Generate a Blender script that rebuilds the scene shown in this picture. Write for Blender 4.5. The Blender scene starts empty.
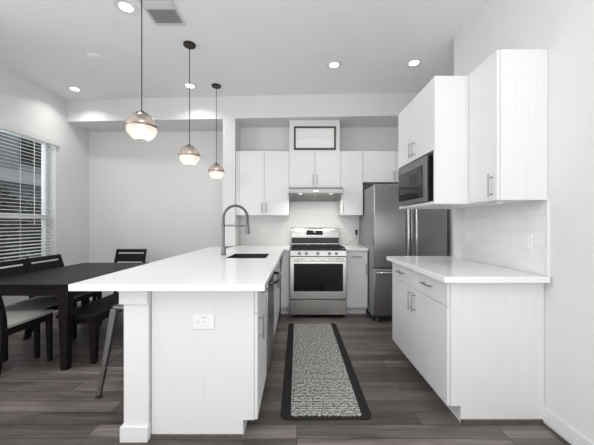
import bpy, bmesh, math, random
from mathutils import Vector, Matrix

# ------------------------------------------------------------------ camera, world, light, exposure
S = bpy.context.scene
COL = S.collection
PI = math.pi
cam_data = bpy.data.cameras.new('camera')
cam = bpy.data.objects.new('camera', cam_data)
COL.objects.link(cam)
cam.location = (0, 0, 1.265)
cam.rotation_euler = (PI / 2, 0, 0)
cam_data.sensor_width = 36.0
cam_data.lens = 36.0 * 290.0 / 594.0
cam_data.shift_y = 1.5 / 594.0
cam_data.clip_start = 0.02
S.camera = cam

S.view_settings.view_transform = 'Standard'
S.view_settings.look = 'None'
S.view_settings.gamma = 1.0
S.view_settings.exposure = -0.36

world = bpy.data.worlds.new('world')
S.world = world
world.use_nodes = True
bg = world.node_tree.nodes['Background']
bg.inputs['Color'].default_value = (0.96, 0.98, 1.0, 1)
bg.inputs['Strength'].default_value = 0.66


def area_light(name, loc, rot, sx, sy, watts, color=(1, 1, 1), shape='RECTANGLE', spread=PI, parent=None):
    d = bpy.data.lights.new(name, 'AREA')
    d.shape = shape
    d.size = sx
    if shape in ('RECTANGLE', 'ELLIPSE'):
        d.size_y = sy
    d.energy = watts
    d.color = color
    d.spread = spread
    o = bpy.data.objects.new(name, d)
    COL.objects.link(o)
    o.location = loc
    o.rotation_euler = rot
    if parent:
        o.parent = parent
    return o


# added fill light behind the viewer, tilted up towards soffit and upper cabinets
area_light('rear_fill', (0.6, -2.3, 2.2), (PI / 2 + 0.22, 0, 0), 4.6, 1.6, 12, spread=2.0)
# fill added near the right wall to brighten left wall and peninsula doors
area_light('right_fill', (1.5, -0.6, 1.6), (0, PI / 2, -0.35), 1.9, 1.8, 34)
# added fill, high at the left wall, lifts the right-hand cabinet doors
area_light('left_fill', (-3.35, 0.4, 2.3), (0, -PI / 2 + 0.45, 0), 1.4, 3.2, 92, (0.98, 0.99, 1.0))
# fill lamp added low behind the viewer, aimed up at ceiling and soffit
area_light('upward_fill', (-0.6, -1.9, 0.35), (PI - 0.40, 0, 0), 4.4, 1.6, 125)
# one large soft top light, added above the frame for counters and floor
area_light('top_fill', (0.0, 0.2, 3.11), (0, 0, 0), 2.6, 2.2, 30, (1.0, 0.99, 0.975))
# daylight through the dining window
area_light('daylight_at_window', (-4.1, 3.4, 2.1), (0, -PI / 2 + 0.25, 0), 1.5, 1.3, 25, (0.93, 0.97, 1.0))


# ------------------------------------------------------------------ materials
def new_mat(name):
    m = bpy.data.materials.new(name)
    m.use_nodes = True
    nt = m.node_tree
    b = nt.nodes['Principled BSDF']
    return m, nt, b


def N(nt, t, **kw):
    n = nt.nodes.new(t)
    for k, v in kw.items():
        setattr(n, k, v)
    return n


def plain(name, col, rough=0.5, metal=0.0, spec=0.5, var=0.0, scale=(8, 8, 8), bump=0.0, coat=0.0, aniso=0.0, rvar=0.0):
    """A principled material whose colour is varied by a stretched noise."""
    m, nt, b = new_mat(name)
    b.inputs['Roughness'].default_value = rough
    b.inputs['Metallic'].default_value = metal
    b.inputs['Specular IOR Level'].default_value = spec
    b.inputs['Coat Weight'].default_value = coat
    b.inputs['Anisotropic'].default_value = aniso
    tc = N(nt, 'ShaderNodeTexCoord')
    mp = N(nt, 'ShaderNodeMapping')
    mp.inputs['Scale'].default_value = scale
    nz = N(nt, 'ShaderNodeTexNoise')
    nz.inputs['Scale'].default_value = 1.0
    nz.inputs['Detail'].default_value = 4.0
    nt.links.new(tc.outputs['Object'], mp.inputs['Vector'])
    nt.links.new(mp.outputs['Vector'], nz.inputs['Vector'])
    rp = N(nt, 'ShaderNodeValToRGB')
    rp.color_ramp.elements[0].position = 0.3
    rp.color_ramp.elements[1].position = 0.7
    rp.color_ramp.elements[0].color = tuple(max(0, c * (1 - var)) for c in col) + (1,)
    rp.color_ramp.elements[1].color = tuple(min(1, c * (1 + var)) for c in col) + (1,)
    nt.links.new(nz.outputs['Fac'], rp.inputs['Fac'])
    nt.links.new(rp.outputs['Color'], b.inputs['Base Color'])
    if rvar:
        ma = N(nt, 'ShaderNodeMapRange')
        ma.inputs['To Min'].default_value = rough - rvar
        ma.inputs['To Max'].default_value = rough + rvar
        nt.links.new(nz.outputs['Fac'], ma.inputs['Value'])
        nt.links.new(ma.outputs['Result'], b.inputs['Roughness'])
    if bump:
        bp = N(nt, 'ShaderNodeBump')
        bp.inputs['Strength'].default_value = bump
        bp.inputs['Distance'].default_value = 0.002
        nt.links.new(nz.outputs['Fac'], bp.inputs['Height'])
        nt.links.new(bp.outputs['Normal'], b.inputs['Normal'])
    return m


def emit(name, col, strength):
    m, nt, b = new_mat(name)
    b.inputs['Base Color'].default_value = col + (1,)
    b.inputs['Emission Color'].default_value = col + (1,)
    b.inputs['Emission Strength'].default_value = strength
    return m


def wood_floor():
    m, nt, b = new_mat('grey_brown_plank_floor')
    tc = N(nt, 'ShaderNodeTexCoord')
    br = N(nt, 'ShaderNodeTexBrick')
    br.offset = 0.37
    br.offset_frequency = 3
    br.inputs['Scale'].default_value = 1.0
    br.inputs['Brick Width'].default_value = 1.25
    br.inputs['Row Height'].default_value = 0.122
    br.inputs['Mortar Size'].default_value = 0.0021
    br.inputs['Mortar Smooth'].default_value = 0.1
    br.inputs['Color1'].default_value = (0.0, 0.0, 0.0, 1)
    br.inputs['Color2'].default_value = (1, 1, 1, 1)
    br.inputs['Mortar'].default_value = (0.5, 0.5, 0.5, 1)
    nt.links.new(tc.outputs['Object'], br.inputs['Vector'])
    mp = N(nt, 'ShaderNodeMapping')
    mp.inputs['Scale'].default_value = (1.6, 16, 1)
    nt.links.new(tc.outputs['Object'], mp.inputs['Vector'])
    # move the grain from plank to plank
    vm = N(nt, 'ShaderNodeVectorMath', operation='MULTIPLY_ADD')
    vm.inputs[1].default_value = (7.3, 3.1, 5.7)
    nt.links.new(br.outputs['Color'], vm.inputs[0])
    nt.links.new(mp.outputs['Vector'], vm.inputs[2])
    nz = N(nt, 'ShaderNodeTexNoise')
    nz.inputs['Scale'].default_value = 1.0
    nz.inputs['Detail'].default_value = 7.0
    nz.inputs['Roughness'].default_value = 0.62
    nz.inputs['Distortion'].default_value = 0.6
    nt.links.new(vm.outputs['Vector'], nz.inputs['Vector'])
    rp = N(nt, 'ShaderNodeValToRGB')
    e = rp.color_ramp.elements
    e[0].position, e[0].color = 0.28, (0.060, 0.050, 0.046, 1)
    e[1].position, e[1].color = 0.74, (0.215, 0.186, 0.173, 1)
    mid = e.new(0.5)
    mid.color = (0.128, 0.109, 0.101, 1)
    nt.links.new(nz.outputs['Fac'], rp.inputs['Fac'])
    # plank tone
    tone = N(nt, 'ShaderNodeMapRange')
    tone.inputs['To Min'].default_value = 0.55
    tone.inputs['To Max'].default_value = 1.40
    nt.links.new(br.outputs['Color'], tone.inputs['Value'])
    mx = N(nt, 'ShaderNodeVectorMath', operation='SCALE')
    nt.links.new(rp.outputs['Color'], mx.inputs[0])
    nt.links.new(tone.outputs['Result'], mx.inputs['Scale'])
    gap = N(nt, 'ShaderNodeMixRGB')
    gap.inputs['Color2'].default_value = (0.02, 0.017, 0.016, 1)
    gm = N(nt, 'ShaderNodeMath', operation='MULTIPLY')
    gm.inputs[1].default_value = 0.95
    nt.links.new(br.outputs['Fac'], gm.inputs[0])
    nt.links.new(gm.outputs['Value'], gap.inputs['Fac'])
    nt.links.new(mx.outputs['Vector'], gap.inputs['Color1'])
    nt.links.new(gap.outputs['Color'], b.inputs['Base Color'])
    rr = N(nt, 'ShaderNodeMapRange')
    rr.inputs['To Min'].default_value = 0.28
    rr.inputs['To Max'].default_value = 0.5
    nt.links.new(nz.outputs['Fac'], rr.inputs['Value'])
    nt.links.new(rr.outputs['Result'], b.inputs['Roughness'])
    bp = N(nt, 'ShaderNodeBump')
    bp.inputs['Strength'].default_value = 0.35
    bp.inputs['Distance'].default_value = 0.003
    sb = N(nt, 'ShaderNodeMath', operation='SUBTRACT')
    nt.links.new(nz.outputs['Fac'], sb.inputs[0])
    nt.links.new(br.outputs['Fac'], sb.inputs[1])
    nt.links.new(sb.outputs['Value'], bp.inputs['Height'])
    nt.links.new(bp.outputs['Normal'], b.inputs['Normal'])
    return m


def tile(name, axis):
    m, nt, b = new_mat(name)
    tc = N(nt, 'ShaderNodeTexCoord')
    sp = N(nt, 'ShaderNodeSeparateXYZ')
    cb = N(nt, 'ShaderNodeCombineXYZ')
    nt.links.new(tc.outputs['Object'], sp.inputs['Vector'])
    nt.links.new(sp.outputs[axis], cb.inputs['X'])
    nt.links.new(sp.outputs['Z'], cb.inputs['Y'])
    br = N(nt, 'ShaderNodeTexBrick')
    br.offset = 0.5
    br.inputs['Scale'].default_value = 1.0
    br.inputs['Brick Width'].default_value = 0.305
    br.inputs['Row Height'].default_value = 0.1015
    br.inputs['Mortar Size'].default_value = 0.0022
    br.inputs['Mortar Smooth'].default_value = 0.3
    br.inputs['Color1'].default_value = (0.80, 0.80, 0.79, 1)
    br.inputs['Color2'].default_value = (0.825, 0.825, 0.815, 1)
    br.inputs['Mortar'].default_value = (0.745, 0.745, 0.735, 1)
    nt.links.new(cb.outputs['Vector'], br.inputs['Vector'])
    nt.links.new(br.outputs['Color'], b.inputs['Base Color'])
    b.inputs['Roughness'].default_value = 0.18
    bp = N(nt, 'ShaderNodeBump')
    bp.invert = True
    bp.inputs['Strength'].default_value = 0.5
    bp.inputs['Distance'].default_value = 0.002
    nt.links.new(br.outputs['Fac'], bp.inputs['Height'])
    nt.links.new(bp.outputs['Normal'], b.inputs['Normal'])
    return m


def rug_weave():
    m, nt, b = new_mat('tweed_rug_weave')
    tc = N(nt, 'ShaderNodeTexCoord')
    mp = N(nt, 'ShaderNodeMapping')
    mp.inputs['Scale'].default_value = (58, 46, 1)
    nt.links.new(tc.outputs['Object'], mp.inputs['Vector'])
    nz = N(nt, 'ShaderNodeTexNoise')
    nz.inputs['Scale'].default_value = 1.0
    nz.inputs['Detail'].default_value = 2.0
    nt.links.new(mp.outputs['Vector'], nz.inputs['Vector'])
    wv = N(nt, 'ShaderNodeTexWave', wave_type='BANDS', bands_direction='Y')
    wv.inputs['Scale'].default_value = 16.5
    wv.inputs['Distortion'].default_value = 0.6
    wv.inputs['Detail'].default_value = 1.0
    nt.links.new(tc.outputs['Object'], wv.inputs['Vector'])
    ad = N(nt, 'ShaderNodeMath', operation='MULTIPLY_ADD')
    ad.inputs[1].default_value = 0.30
    nt.links.new(wv.outputs['Fac'], ad.inputs[0])
    nt.links.new(nz.outputs['Fac'], ad.inputs[2])
    rp = N(nt, 'ShaderNodeValToRGB')
    e = rp.color_ramp.elements
    e[0].position, e[0].color = 0.50, (0.022, 0.033, 0.031, 1)
    e[1].position, e[1].color = 0.73, (0.54, 0.53, 0.51, 1)
    nt.links.new(ad.outputs['Value'], rp.inputs['Fac'])
    nt.links.new(rp.outputs['Color'], b.inputs['Base Color'])
    b.inputs['Roughness'].default_value = 0.95
    b.inputs['Specular IOR Level'].default_value = 0.1
    bp = N(nt, 'ShaderNodeBump')
    bp.inputs['Strength'].default_value = 0.6
    bp.inputs['Distance'].default_value = 0.004
    nt.links.new(ad.outputs['Value'], bp.inputs['Height'])
    nt.links.new(bp.outputs['Normal'], b.inputs['Normal'])
    return m


def shade_glass(name, tint, milk, rough):
    """Ribbed pendant glass: clear part, glossy part and a milky part."""
    m = bpy.data.materials.new(name)
    m.use_nodes = True
    nt = m.node_tree
    nt.nodes.clear()
    out = N(nt, 'ShaderNodeOutputMaterial')
    tr = N(nt, 'ShaderNodeBsdfTransparent')
    tr.inputs['Color'].default_value = tint + (1,)
    tl = N(nt, 'ShaderNodeBsdfTranslucent')
    tl.inputs['Color'].default_value = tuple(min(1, c * 1.05) for c in tint) + (1,)
    gl = N(nt, 'ShaderNodeBsdfGlossy')
    gl.inputs['Roughness'].default_value = rough
    gl.inputs['Color'].default_value = (0.9, 0.9, 0.9, 1)
    m1 = N(nt, 'ShaderNodeMixShader')
    m1.inputs['Fac'].default_value = milk
    m2 = N(nt, 'ShaderNodeMixShader')
    lw = N(nt, 'ShaderNodeLayerWeight')
    lw.inputs['Blend'].default_value = 0.5
    fp = N(nt, 'ShaderNodeMath', operation='POWER')
    fp.inputs[1].default_value = 3.0
    nt.links.new(lw.outputs['Facing'], fp.inputs[0])
    fr = N(nt, 'ShaderNodeMath', operation='MULTIPLY_ADD')
    fr.inputs[1].default_value = 0.35
    fr.inputs[2].default_value = 0.04
    nt.links.new(fp.outputs[0], fr.inputs[0])
    nt.links.new(tr.outputs[0], m1.inputs[1])
    nt.links.new(tl.outputs[0], m1.inputs[2])
    nt.links.new(fr.outputs[0], m2.inputs['Fac'])
    nt.links.new(m1.outputs[0], m2.inputs[1])
    nt.links.new(gl.outputs[0], m2.inputs[2])
    nt.links.new(m2.outputs[0], out.inputs['Surface'])
    return m


def window_glass():
    m = bpy.data.materials.new('window_glass')
    m.use_nodes = True
    nt = m.node_tree
    nt.nodes.clear()
    out = N(nt, 'ShaderNodeOutputMaterial')
    tr = N(nt, 'ShaderNodeBsdfTransparent')
    tr.inputs['Color'].default_value = (0.93, 0.95, 0.96, 1)
    gl = N(nt, 'ShaderNodeBsdfGlossy')
    gl.inputs['Roughness'].default_value = 0.02
    lw = N(nt, 'ShaderNodeLayerWeight')
    lw.inputs['Blend'].default_value = 0.5
    fp = N(nt, 'ShaderNodeMath', operation='POWER')
    fp.inputs[1].default_value = 4.0
    nt.links.new(lw.outputs['Facing'], fp.inputs[0])
    fr = N(nt, 'ShaderNodeMath', operation='MULTIPLY_ADD')
    fr.inputs[1].default_value = 0.5
    fr.inputs[2].default_value = 0.03
    nt.links.new(fp.outputs[0], fr.inputs[0])
    mx = N(nt, 'ShaderNodeMixShader')
    nt.links.new(fr.outputs[0], mx.inputs['Fac'])
    nt.links.new(tr.outputs[0], mx.inputs[1])
    nt.links.new(gl.outputs[0], mx.inputs[2])
    nt.links.new(mx.outputs[0], out.inputs['Surface'])
    return m


M = dict(
    wall=plain('wall_paint', (0.745, 0.745, 0.742), 0.85, var=0.01, scale=(3, 3, 3), spec=0.2),
    ceiling=plain('ceiling_paint', (0.86, 0.86, 0.857), 0.9, var=0.01, scale=(3, 3, 3), spec=0.1),
    trim=plain('white_trim_paint', (0.78, 0.78, 0.775), 0.45, var=0.01),
    floor=wood_floor(),
    cabinet=plain('white_grained_laminate', (0.76, 0.76, 0.757), 0.42, var=0.022, scale=(70, 70, 2.2)),
    shadow_line=plain('cabinet_inside', (0.25, 0.25, 0.25), 0.8, var=0.05),
    quartz=plain('white_quartz', (0.86, 0.86, 0.855), 0.16, var=0.015, scale=(60, 60, 60)),
    tile_back=tile('white_tile_back', 'X'),
    tile_side=tile('white_tile_side', 'Y'),
    steel=plain('brushed_steel', (0.56, 0.55, 0.54), 0.30, 1.0, var=0.05, scale=(3, 3, 120), aniso=0.5),
    steel_v=plain('brushed_steel_doors', (0.39, 0.385, 0.38), 0.30, 1.0, var=0.05, scale=(160, 160, 2), aniso=0.5),
    steel_lite=plain('polished_steel', (0.72, 0.71, 0.70), 0.22, 1.0, var=0.03),
    nickel=plain('satin_nickel', (0.36, 0.355, 0.35), 0.32, 1.0, var=0.03),
    sink=plain('sink_steel', (0.10, 0.097, 0.094), 0.42, 1.0, var=0.06, scale=(90, 4, 4)),
    gunmetal=plain('grey_metal', (0.24, 0.236, 0.232), 0.38, 1.0, var=0.06),
    dark_metal=plain('dark_polished_metal', (0.10, 0.098, 0.095), 0.25, 1.0, var=0.05),
    fridge_side=plain('fridge_side_grey', (0.30, 0.30, 0.30), 0.45, 0.2, var=0.04, scale=(40, 40, 40)),
    black=plain('black_enamel', (0.012, 0.012, 0.012), 0.25, var=0.1),
    iron=plain('cast_iron', (0.014, 0.014, 0.014), 0.6, var=0.2, scale=(80, 80, 80)),
    black_glass=plain('black_glass', (0.006, 0.006, 0.006), 0.06, spec=0.3, var=0.1),
    dark_plastic=plain('dark_plastic', (0.02, 0.02, 0.02), 0.45, var=0.1),
    bronze=plain('dark_bronze', (0.045, 0.038, 0.033), 0.42, 0.8, var=0.1),
    ring=plain('aged_brass_ring', (0.22, 0.17, 0.13), 0.35, 1.0, var=0.1),
    espresso=plain('espresso_wood', (0.011, 0.0090, 0.0080), 0.40, spec=0.14, var=0.35, scale=(30, 4, 30)),
    fabric=plain('grey_upholstery', (0.36, 0.35, 0.335), 0.95, var=0.1, scale=(160, 160, 160), bump=0.4, spec=0.1),
    rug_border=plain('charcoal_rug_border', (0.026, 0.025, 0.024), 0.9, var=0.2, scale=(200, 200, 200), spec=0.15),
    rug=rug_weave(),
    stool=plain('gunmetal_stool', (0.20, 0.197, 0.19), 0.42, 0.9, var=0.1, scale=(20, 20, 20)),
    frame=plain('sign_frame_wood', (0.055, 0.045, 0.040), 0.5, var=0.3, scale=(40, 6, 40)),
    board=plain('sign_white_board', (0.80, 0.795, 0.785), 0.6, var=0.02, scale=(3, 3, 90)),
    ink=plain('sign_grey_ink', (0.60, 0.60, 0.59), 0.7, var=0.02),
    plate=plain('white_plastic', (0.84, 0.84, 0.83), 0.35, var=0.01),
    grey_print=plain('grey_print', (0.48, 0.48, 0.48), 0.6, var=0.02),
    shoe=plain('brown_shoe_moulding', (0.105, 0.09, 0.08), 0.5, var=0.25, scale=(4, 40, 40)),
    blind=plain('white_blind_slat', (0.80, 0.80, 0.795), 0.5, var=0.01),
    vent=plain('vent_white', (0.62, 0.62, 0.62), 0.5, var=0.01),
    vent_dark=plain('vent_duct', (0.30, 0.30, 0.30), 0.8, var=0.05),
    lens=emit('downlight_lens', (1.0, 0.985, 0.96), 7.0),
    bulb=emit('bulb_glow', (1.0, 0.93, 0.84), 3.0),
    hood_lens=emit('hood_lamp', (1.0, 0.97, 0.92), 1.2),
    clock=emit('display_digits', (0.75, 0.85, 0.9), 0.5),
    glass_top=shade_glass('smoky_ribbed_glass', (0.66, 0.615, 0.585), 0.5, 0.2),
    glass_low=shade_glass('clear_ribbed_glass', (0.88, 0.85, 0.82), 0.82, 0.2),
    pane=window_glass(),
    leaf=plain('dark_evergreen_leaf', (0.060, 0.072, 0.052), 0.7, var=0.5, scale=(2, 2, 2)),
    bark=plain('dark_bark', (0.03, 0.026, 0.022), 0.9, var=0.3),
    siding=plain('blue_grey_siding', (0.36, 0.40, 0.43), 0.8, var=0.08, scale=(1, 1, 40)),
    roof=plain('pale_roof', (0.72, 0.76, 0.79), 0.8, var=0.1, scale=(2, 20, 20)),
    ground=plain('outside_ground', (0.07, 0.072, 0.065), 0.95, var=0.3, scale=(2, 2, 2)),
)


# ------------------------------------------------------------------ mesh builder
class MB:
    def __init__(self):
        self.v, self.f, self.sm = [], [], []

    def add(self, vs, fs, smooth=False):
        n = len(self.v)
        self.v += [tuple(p) for p in vs]
        self.f += [tuple(i + n for i in f) for f in fs]
        self.sm += [smooth] * len(fs)
        return self

    def box(self, x0, x1, y0, y1, z0, z1):
        vs = [(x0, y0, z0), (x1, y0, z0), (x1, y1, z0), (x0, y1, z0), (x0, y0, z1), (x1, y0, z1), (x1, y1, z1), (x0, y1, z1)]
        fs = [(0, 3, 2, 1), (4, 5, 6, 7), (0, 1, 5, 4), (1, 2, 6, 5), (2, 3, 7, 6), (3, 0, 4, 7)]
        return self.add(vs, fs)

    def frustum(self, c0, s0, c1, s1):
        (x0, y0, z0), (x1, y1, z1) = c0, c1
        a, b = s0[0] / 2, s0[1] / 2
        c, d = s1[0] / 2, s1[1] / 2
        vs = [(x0 - a, y0 - b, z0), (x0 + a, y0 - b, z0), (x0 + a, y0 + b, z0), (x0 - a, y0 + b, z0),
              (x1 - c, y1 - d, z1), (x1 + c, y1 - d, z1), (x1 + c, y1 + d, z1), (x1 - c, y1 + d, z1)]
        fs = [(0, 3, 2, 1), (4, 5, 6, 7), (0, 1, 5, 4), (1, 2, 6, 5), (2, 3, 7, 6), (3, 0, 4, 7)]
        return self.add(vs, fs)

    def prism(self, poly, axis, a0, a1):
        """poly: 2-D outline; axis: the extrusion axis; the other two axes take the outline in x,y,z order."""
        def put(p, a):
            if axis == 'x':
                return (a, p[0], p[1])
            if axis == 'y':
                return (p[0], a, p[1])
            return (p[0], p[1], a)
        n = len(poly)
        vs = [put(p, a0) for p in poly] + [put(p, a1) for p in poly]
        fs = [tuple(range(n))[::-1], tuple(range(n, 2 * n))]
        fs += [(i, (i + 1) % n, n + (i + 1) % n, n + i) for i in range(n)]
        return self.add(vs, fs)

    def slab(self, xs, ys, inside, z0, z1):
        """A slab on a grid of cells, with holes, as one closed surface."""
        idx = {}
        vs, fs = [], []
        def vid(i, j, k):
            if (i, j, k) not in idx:
                idx[(i, j, k)] = len(vs)
                vs.append((xs[i], ys[j], (z0, z1)[k]))
            return idx[(i, j, k)]
        nx, ny = len(xs) - 1, len(ys) - 1
        on = lambda i, j: 0 <= i < nx and 0 <= j < ny and inside((xs[i] + xs[i + 1]) / 2, (ys[j] + ys[j + 1]) / 2)
        for i in range(nx):
            for j in range(ny):
                if not on(i, j):
                    continue
                fs.append((vid(i, j, 1), vid(i + 1, j, 1), vid(i + 1, j + 1, 1), vid(i, j + 1, 1)))
                fs.append((vid(i, j, 0), vid(i, j + 1, 0), vid(i + 1, j + 1, 0), vid(i + 1, j, 0)))
                for di, dj, a, b in ((-1, 0, (i, j + 1), (i, j)), (1, 0, (i + 1, j), (i + 1, j + 1)), (0, -1, (i, j), (i + 1, j)), (0, 1, (i + 1, j + 1), (i, j + 1))):
                    if not on(i + di, j + dj):
                        fs.append((vid(*a, 0), vid(*b, 0), vid(*b, 1), vid(*a, 1)))
        return self.add(vs, fs)

    def tube(self, pts, r, seg=10, caps=True, smooth=True):
        pts = [Vector(p) for p in pts]
        rs = r if isinstance(r, (list, tuple)) else [r] * len(pts)
        vs, fs = [], []
        t = (pts[1] - pts[0]).normalized()
        up = Vector((0, 0, 1)) if abs(t.z) < 0.9 else Vector((1, 0, 0))
        n = t.cross(up).normalized()
        for i, p in enumerate(pts):
            if i == 0:
                d = pts[1] - pts[0]
            elif i == len(pts) - 1:
                d = pts[-1] - pts[-2]
            else:
                d = (pts[i + 1] - p).normalized() + (p - pts[i - 1]).normalized()
            d.normalize()
            n = (n - d * n.dot(d)).normalized()
            b = d.cross(n)
            for k in range(seg):
                a = 2 * PI * k / seg
                vs.append(p + n * math.cos(a) * rs[i] + b * math.sin(a) * rs[i])
        for i in range(len(pts) - 1):
            for k in range(seg):
                k2 = (k + 1) % seg
                fs.append((i * seg + k, i * seg + k2, (i + 1) * seg + k2, (i + 1) * seg + k))
        self.add(vs, fs, smooth)
        if caps:
            n0 = len(self.v) - len(vs)
            self.f.append(tuple(n0 + k for k in range(seg))[::-1])
            self.f.append(tuple(n0 + (len(pts) - 1) * seg + k for k in range(seg)))
            self.sm += [False, False]
        return self

    def lathe(self, prof, c=(0, 0, 0), seg=32, smooth=True, closed=False):
        vs, fs = [], []
        for (r, z) in prof:
            for k in range(seg):
                a = 2 * PI * k / seg
                vs.append((c[0] + r * math.cos(a), c[1] + r * math.sin(a), c[2] + z))
        m = len(prof)
        for i in range(m if closed else m - 1):
            i2 = (i + 1) % m
            for k in range(seg):
                k2 = (k + 1) % seg
                fs.append((i * seg + k, i * seg + k2, i2 * seg + k2, i2 * seg + k))
        return self.add(vs, fs, smooth)

    def disc(self, c, r, seg=24, axis='z', thick=0.002):
        p0 = Vector(c)
        d = {'x': Vector((1, 0, 0)), 'y': Vector((0, 1, 0)), 'z': Vector((0, 0, 1))}[axis]
        return self.tube([p0, p0 + d * thick], r, seg)

    def build(self, name, mat, parent=None, bevel=0.0, segs=2, loc=None):
        me = bpy.data.meshes.new(name)
        me.from_pydata(self.v, [], self.f)
        bm = bmesh.new()
        bm.from_mesh(me)
        bmesh.ops.recalc_face_normals(bm, faces=bm.faces)
        bm.to_mesh(me)
        bm.free()
        me.polygons.foreach_set('use_smooth', self.sm if not bevel else [True] * len(self.sm))
        me.materials.append(mat)
        if any(self.sm) or bevel:
            me.set_sharp_from_angle(angle=math.radians(40))
        o = bpy.data.objects.new(name, me)
        COL.objects.link(o)
        if parent:
            o.parent = parent
        if loc:
            o.location = loc
        if bevel:
            md = o.modifiers.new('bevel', 'BEVEL')
            md.width = bevel
            md.segments = segs
            md.limit_method = 'ANGLE'
            md.angle_limit = math.radians(50)
            md.harden_normals = False
        return o


def tag(o, label, cat, group=None):
    o['label'] = label
    o['category'] = cat
    if group:
        o['group'] = group
    return o


def thing(name, label, cat, loc=(0, 0, 0), rz=0.0, group=None):
    o = bpy.data.objects.new(name, None)
    o.empty_display_size = 0.1
    COL.objects.link(o)
    o.location = loc
    o.rotation_euler = (0, 0, rz)
    return tag(o, label, cat, group)


def struct(o):
    o['kind'] = 'structure'
    return o


def copy_tree(o, parent=None):
    c = o.copy()
    COL.objects.link(c)
    c.parent = parent
    for ch in list(o.children):
        copy_tree(ch, c)
    return c


# ------------------------------------------------------------------ the setting
CEIL = 3.137
SOF = 2.81
WL, WR, WB, WD = -3.47, 1.575, 4.64, 4.84      # left wall, right wall, kitchen back wall, dining back wall
CAB_TOP, CAB_BOT = 2.345, 1.395
CT0, CT1 = 0.895, 0.933                        # worktop underside and top
Y0 = -2.6                                      # where the modelled room ends behind the viewer
KX = 1.99                                      # side wall of the fridge bay


def sof_y(x):                                  # front of the soffit, slightly out of square
    return 4.375 + (x + 3.47) * (4.10 - 4.375) / (1.99 + 3.47)


struct(MB().box(-3.9, 2.4, Y0, 5.1, -0.1, 0).build('floor', M['floor']))
struct(MB().box(-3.9, 2.4, Y0, 5.1, CEIL, CEIL + 0.1).build('ceiling', M['ceiling']))
# left wall with its window opening
wy0, wy1, wz0, wz1 = 2.72, 4.17, 0.76, 2.45
w = MB()
w.slab([0, 1, 2, 3], [0, 1, 2, 3], lambda a, b: False, 0, 1)
w.box(WL - 0.17, WL, Y0, wy0, 0, CEIL).box(WL - 0.17, WL, wy1, 5.0, 0, CEIL)
w.box(WL - 0.17, WL, wy0, wy1, 0, wz0).box(WL - 0.17, WL, wy0, wy1, wz1, CEIL)
struct(w.build('wall_left', M['wall']))
struct(MB().box(WR, 2.3, Y0, 2.91, 0, CEIL).box(KX, 2.3, 2.91, 5.0, 0, CEIL).build('wall_right', M['wall']))
w = MB().box(WL - 0.1, -0.907, WD, WD + 0.15, 0, CEIL).box(-0.907, 2.2, WB, WD + 0.15, 0, CEIL)
struct(w.build('wall_back', M['wall']))
# the short wall end between dining bay and kitchen
struct(MB().prism([(-1.09, sof_y(-1.09)), (-0.907, sof_y(-0.907)), (-0.907, WD), (-1.09, WD)], 'z', 0, SOF).build('wall_end', M['wall']))
o = struct(MB().prism([(WL, sof_y(WL)), (KX, sof_y(KX)), (KX, WD), (WL, WD)], 'z', SOF, CEIL).build('ceiling_soffit', M['wall']))
# tile
struct(MB().box(-0.905, 1.0, WB - 0.010, WB, CT1, CAB_BOT + 0.45).build('trim_1', M['tile_back']))
struct(MB().box(WR - 0.010, WR, 1.82, 2.91, 0.939, CAB_BOT + 0.03).build('trim_2', M['tile_side']))
struct(MB().box(WR - 0.013, WR, 1.808, 1.82, 0.939, CAB_BOT + 0.02).build('trim_3', M['trim']))


def baseboard(name, pts_poly, h=0.105):
    struct(MB().prism(pts_poly, 'z', 0, h).build(name, M['trim'], bevel=0.004))


baseboard('baseboard_right', [(WR - 0.014, Y0), (WR, Y0), (WR, 1.85), (WR - 0.014, 1.85)])
baseboard('baseboard_left', [(WL, Y0), (WL + 0.014, Y0), (WL + 0.014, WD), (WL, WD)])
baseboard('baseboard_back', [(WL, WD - 0.014), (-1.09, WD - 0.014), (-1.09, WD), (WL, WD)])
struct(MB().prism([(0, 0), (0.016, 0), (0.012, 0.012), (0, 0.018)], 'y', Y0, 1.845).build('trim_4', M['shoe'], loc=(WR - 0.030, 0, 0)))

# window
win = struct(MB().box(WL - 0.165, WL - 0.10, wy0, wy0 + 0.05, wz0, wz1).box(WL - 0.165, WL - 0.10, wy1 - 0.05, wy1, wz0, wz1)
             .box(WL - 0.165, WL - 0.10, wy0 + 0.05, wy1 - 0.05, wz0, wz0 + 0.05).box(WL - 0.165, WL - 0.10, wy0 + 0.05, wy1 - 0.05, wz1 - 0.05, wz1)
             .box(WL - 0.165, WL - 0.10, 3.40, 3.48, wz0 + 0.05, wz1 - 0.05).build('window_1', M['trim'], bevel=0.004))
for a, b in ((wy0 + 0.05, 3.40), (3.48, wy1 - 0.05)):
    MB().box(WL - 0.155, WL - 0.105, a, b, 1.335, 1.395).build('meeting_rail', M['trim'], win, bevel=0.003)
    MB().box(WL - 0.140, WL - 0.134, a, b, wz0 + 0.05, wz1 - 0.05).build('pane', M['pane'], win)
MB().box(WL - 0.10, WL + 0.03, wy0, wy1, wz0 - 0.03, wz0).build('window_sill', M['trim'], win, bevel=0.004)

# ------------------------------------------------------------------ outside the window
struct(MB().box(-16, -3.7, -2, 18, -0.35, -0.25).build('ground_outside', M['ground']))
random.seed(5)


def leaf_cloud(c, r, n, size):
    m = MB()
    for _ in range(n):
        d = Vector((random.gauss(0, 1), random.gauss(0, 1), random.gauss(0, 1))).normalized() * random.uniform(0.55, 1.0)
        p = Vector((c[0] + d.x * r[0], c[1] + d.y * r[1], c[2] + d.z * r[2]))
        a = Vector((random.gauss(0, 1), random.gauss(0, 1), random.gauss(0, 1))).normalized()
        b = a.orthogonal().normalized()
        s = size * random.uniform(0.6, 1.4)
        m.add([p - a * s, p + b * s * 0.45, p + a * s, p - b * s * 0.45], [(0, 1, 2, 3)])
    return m


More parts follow.
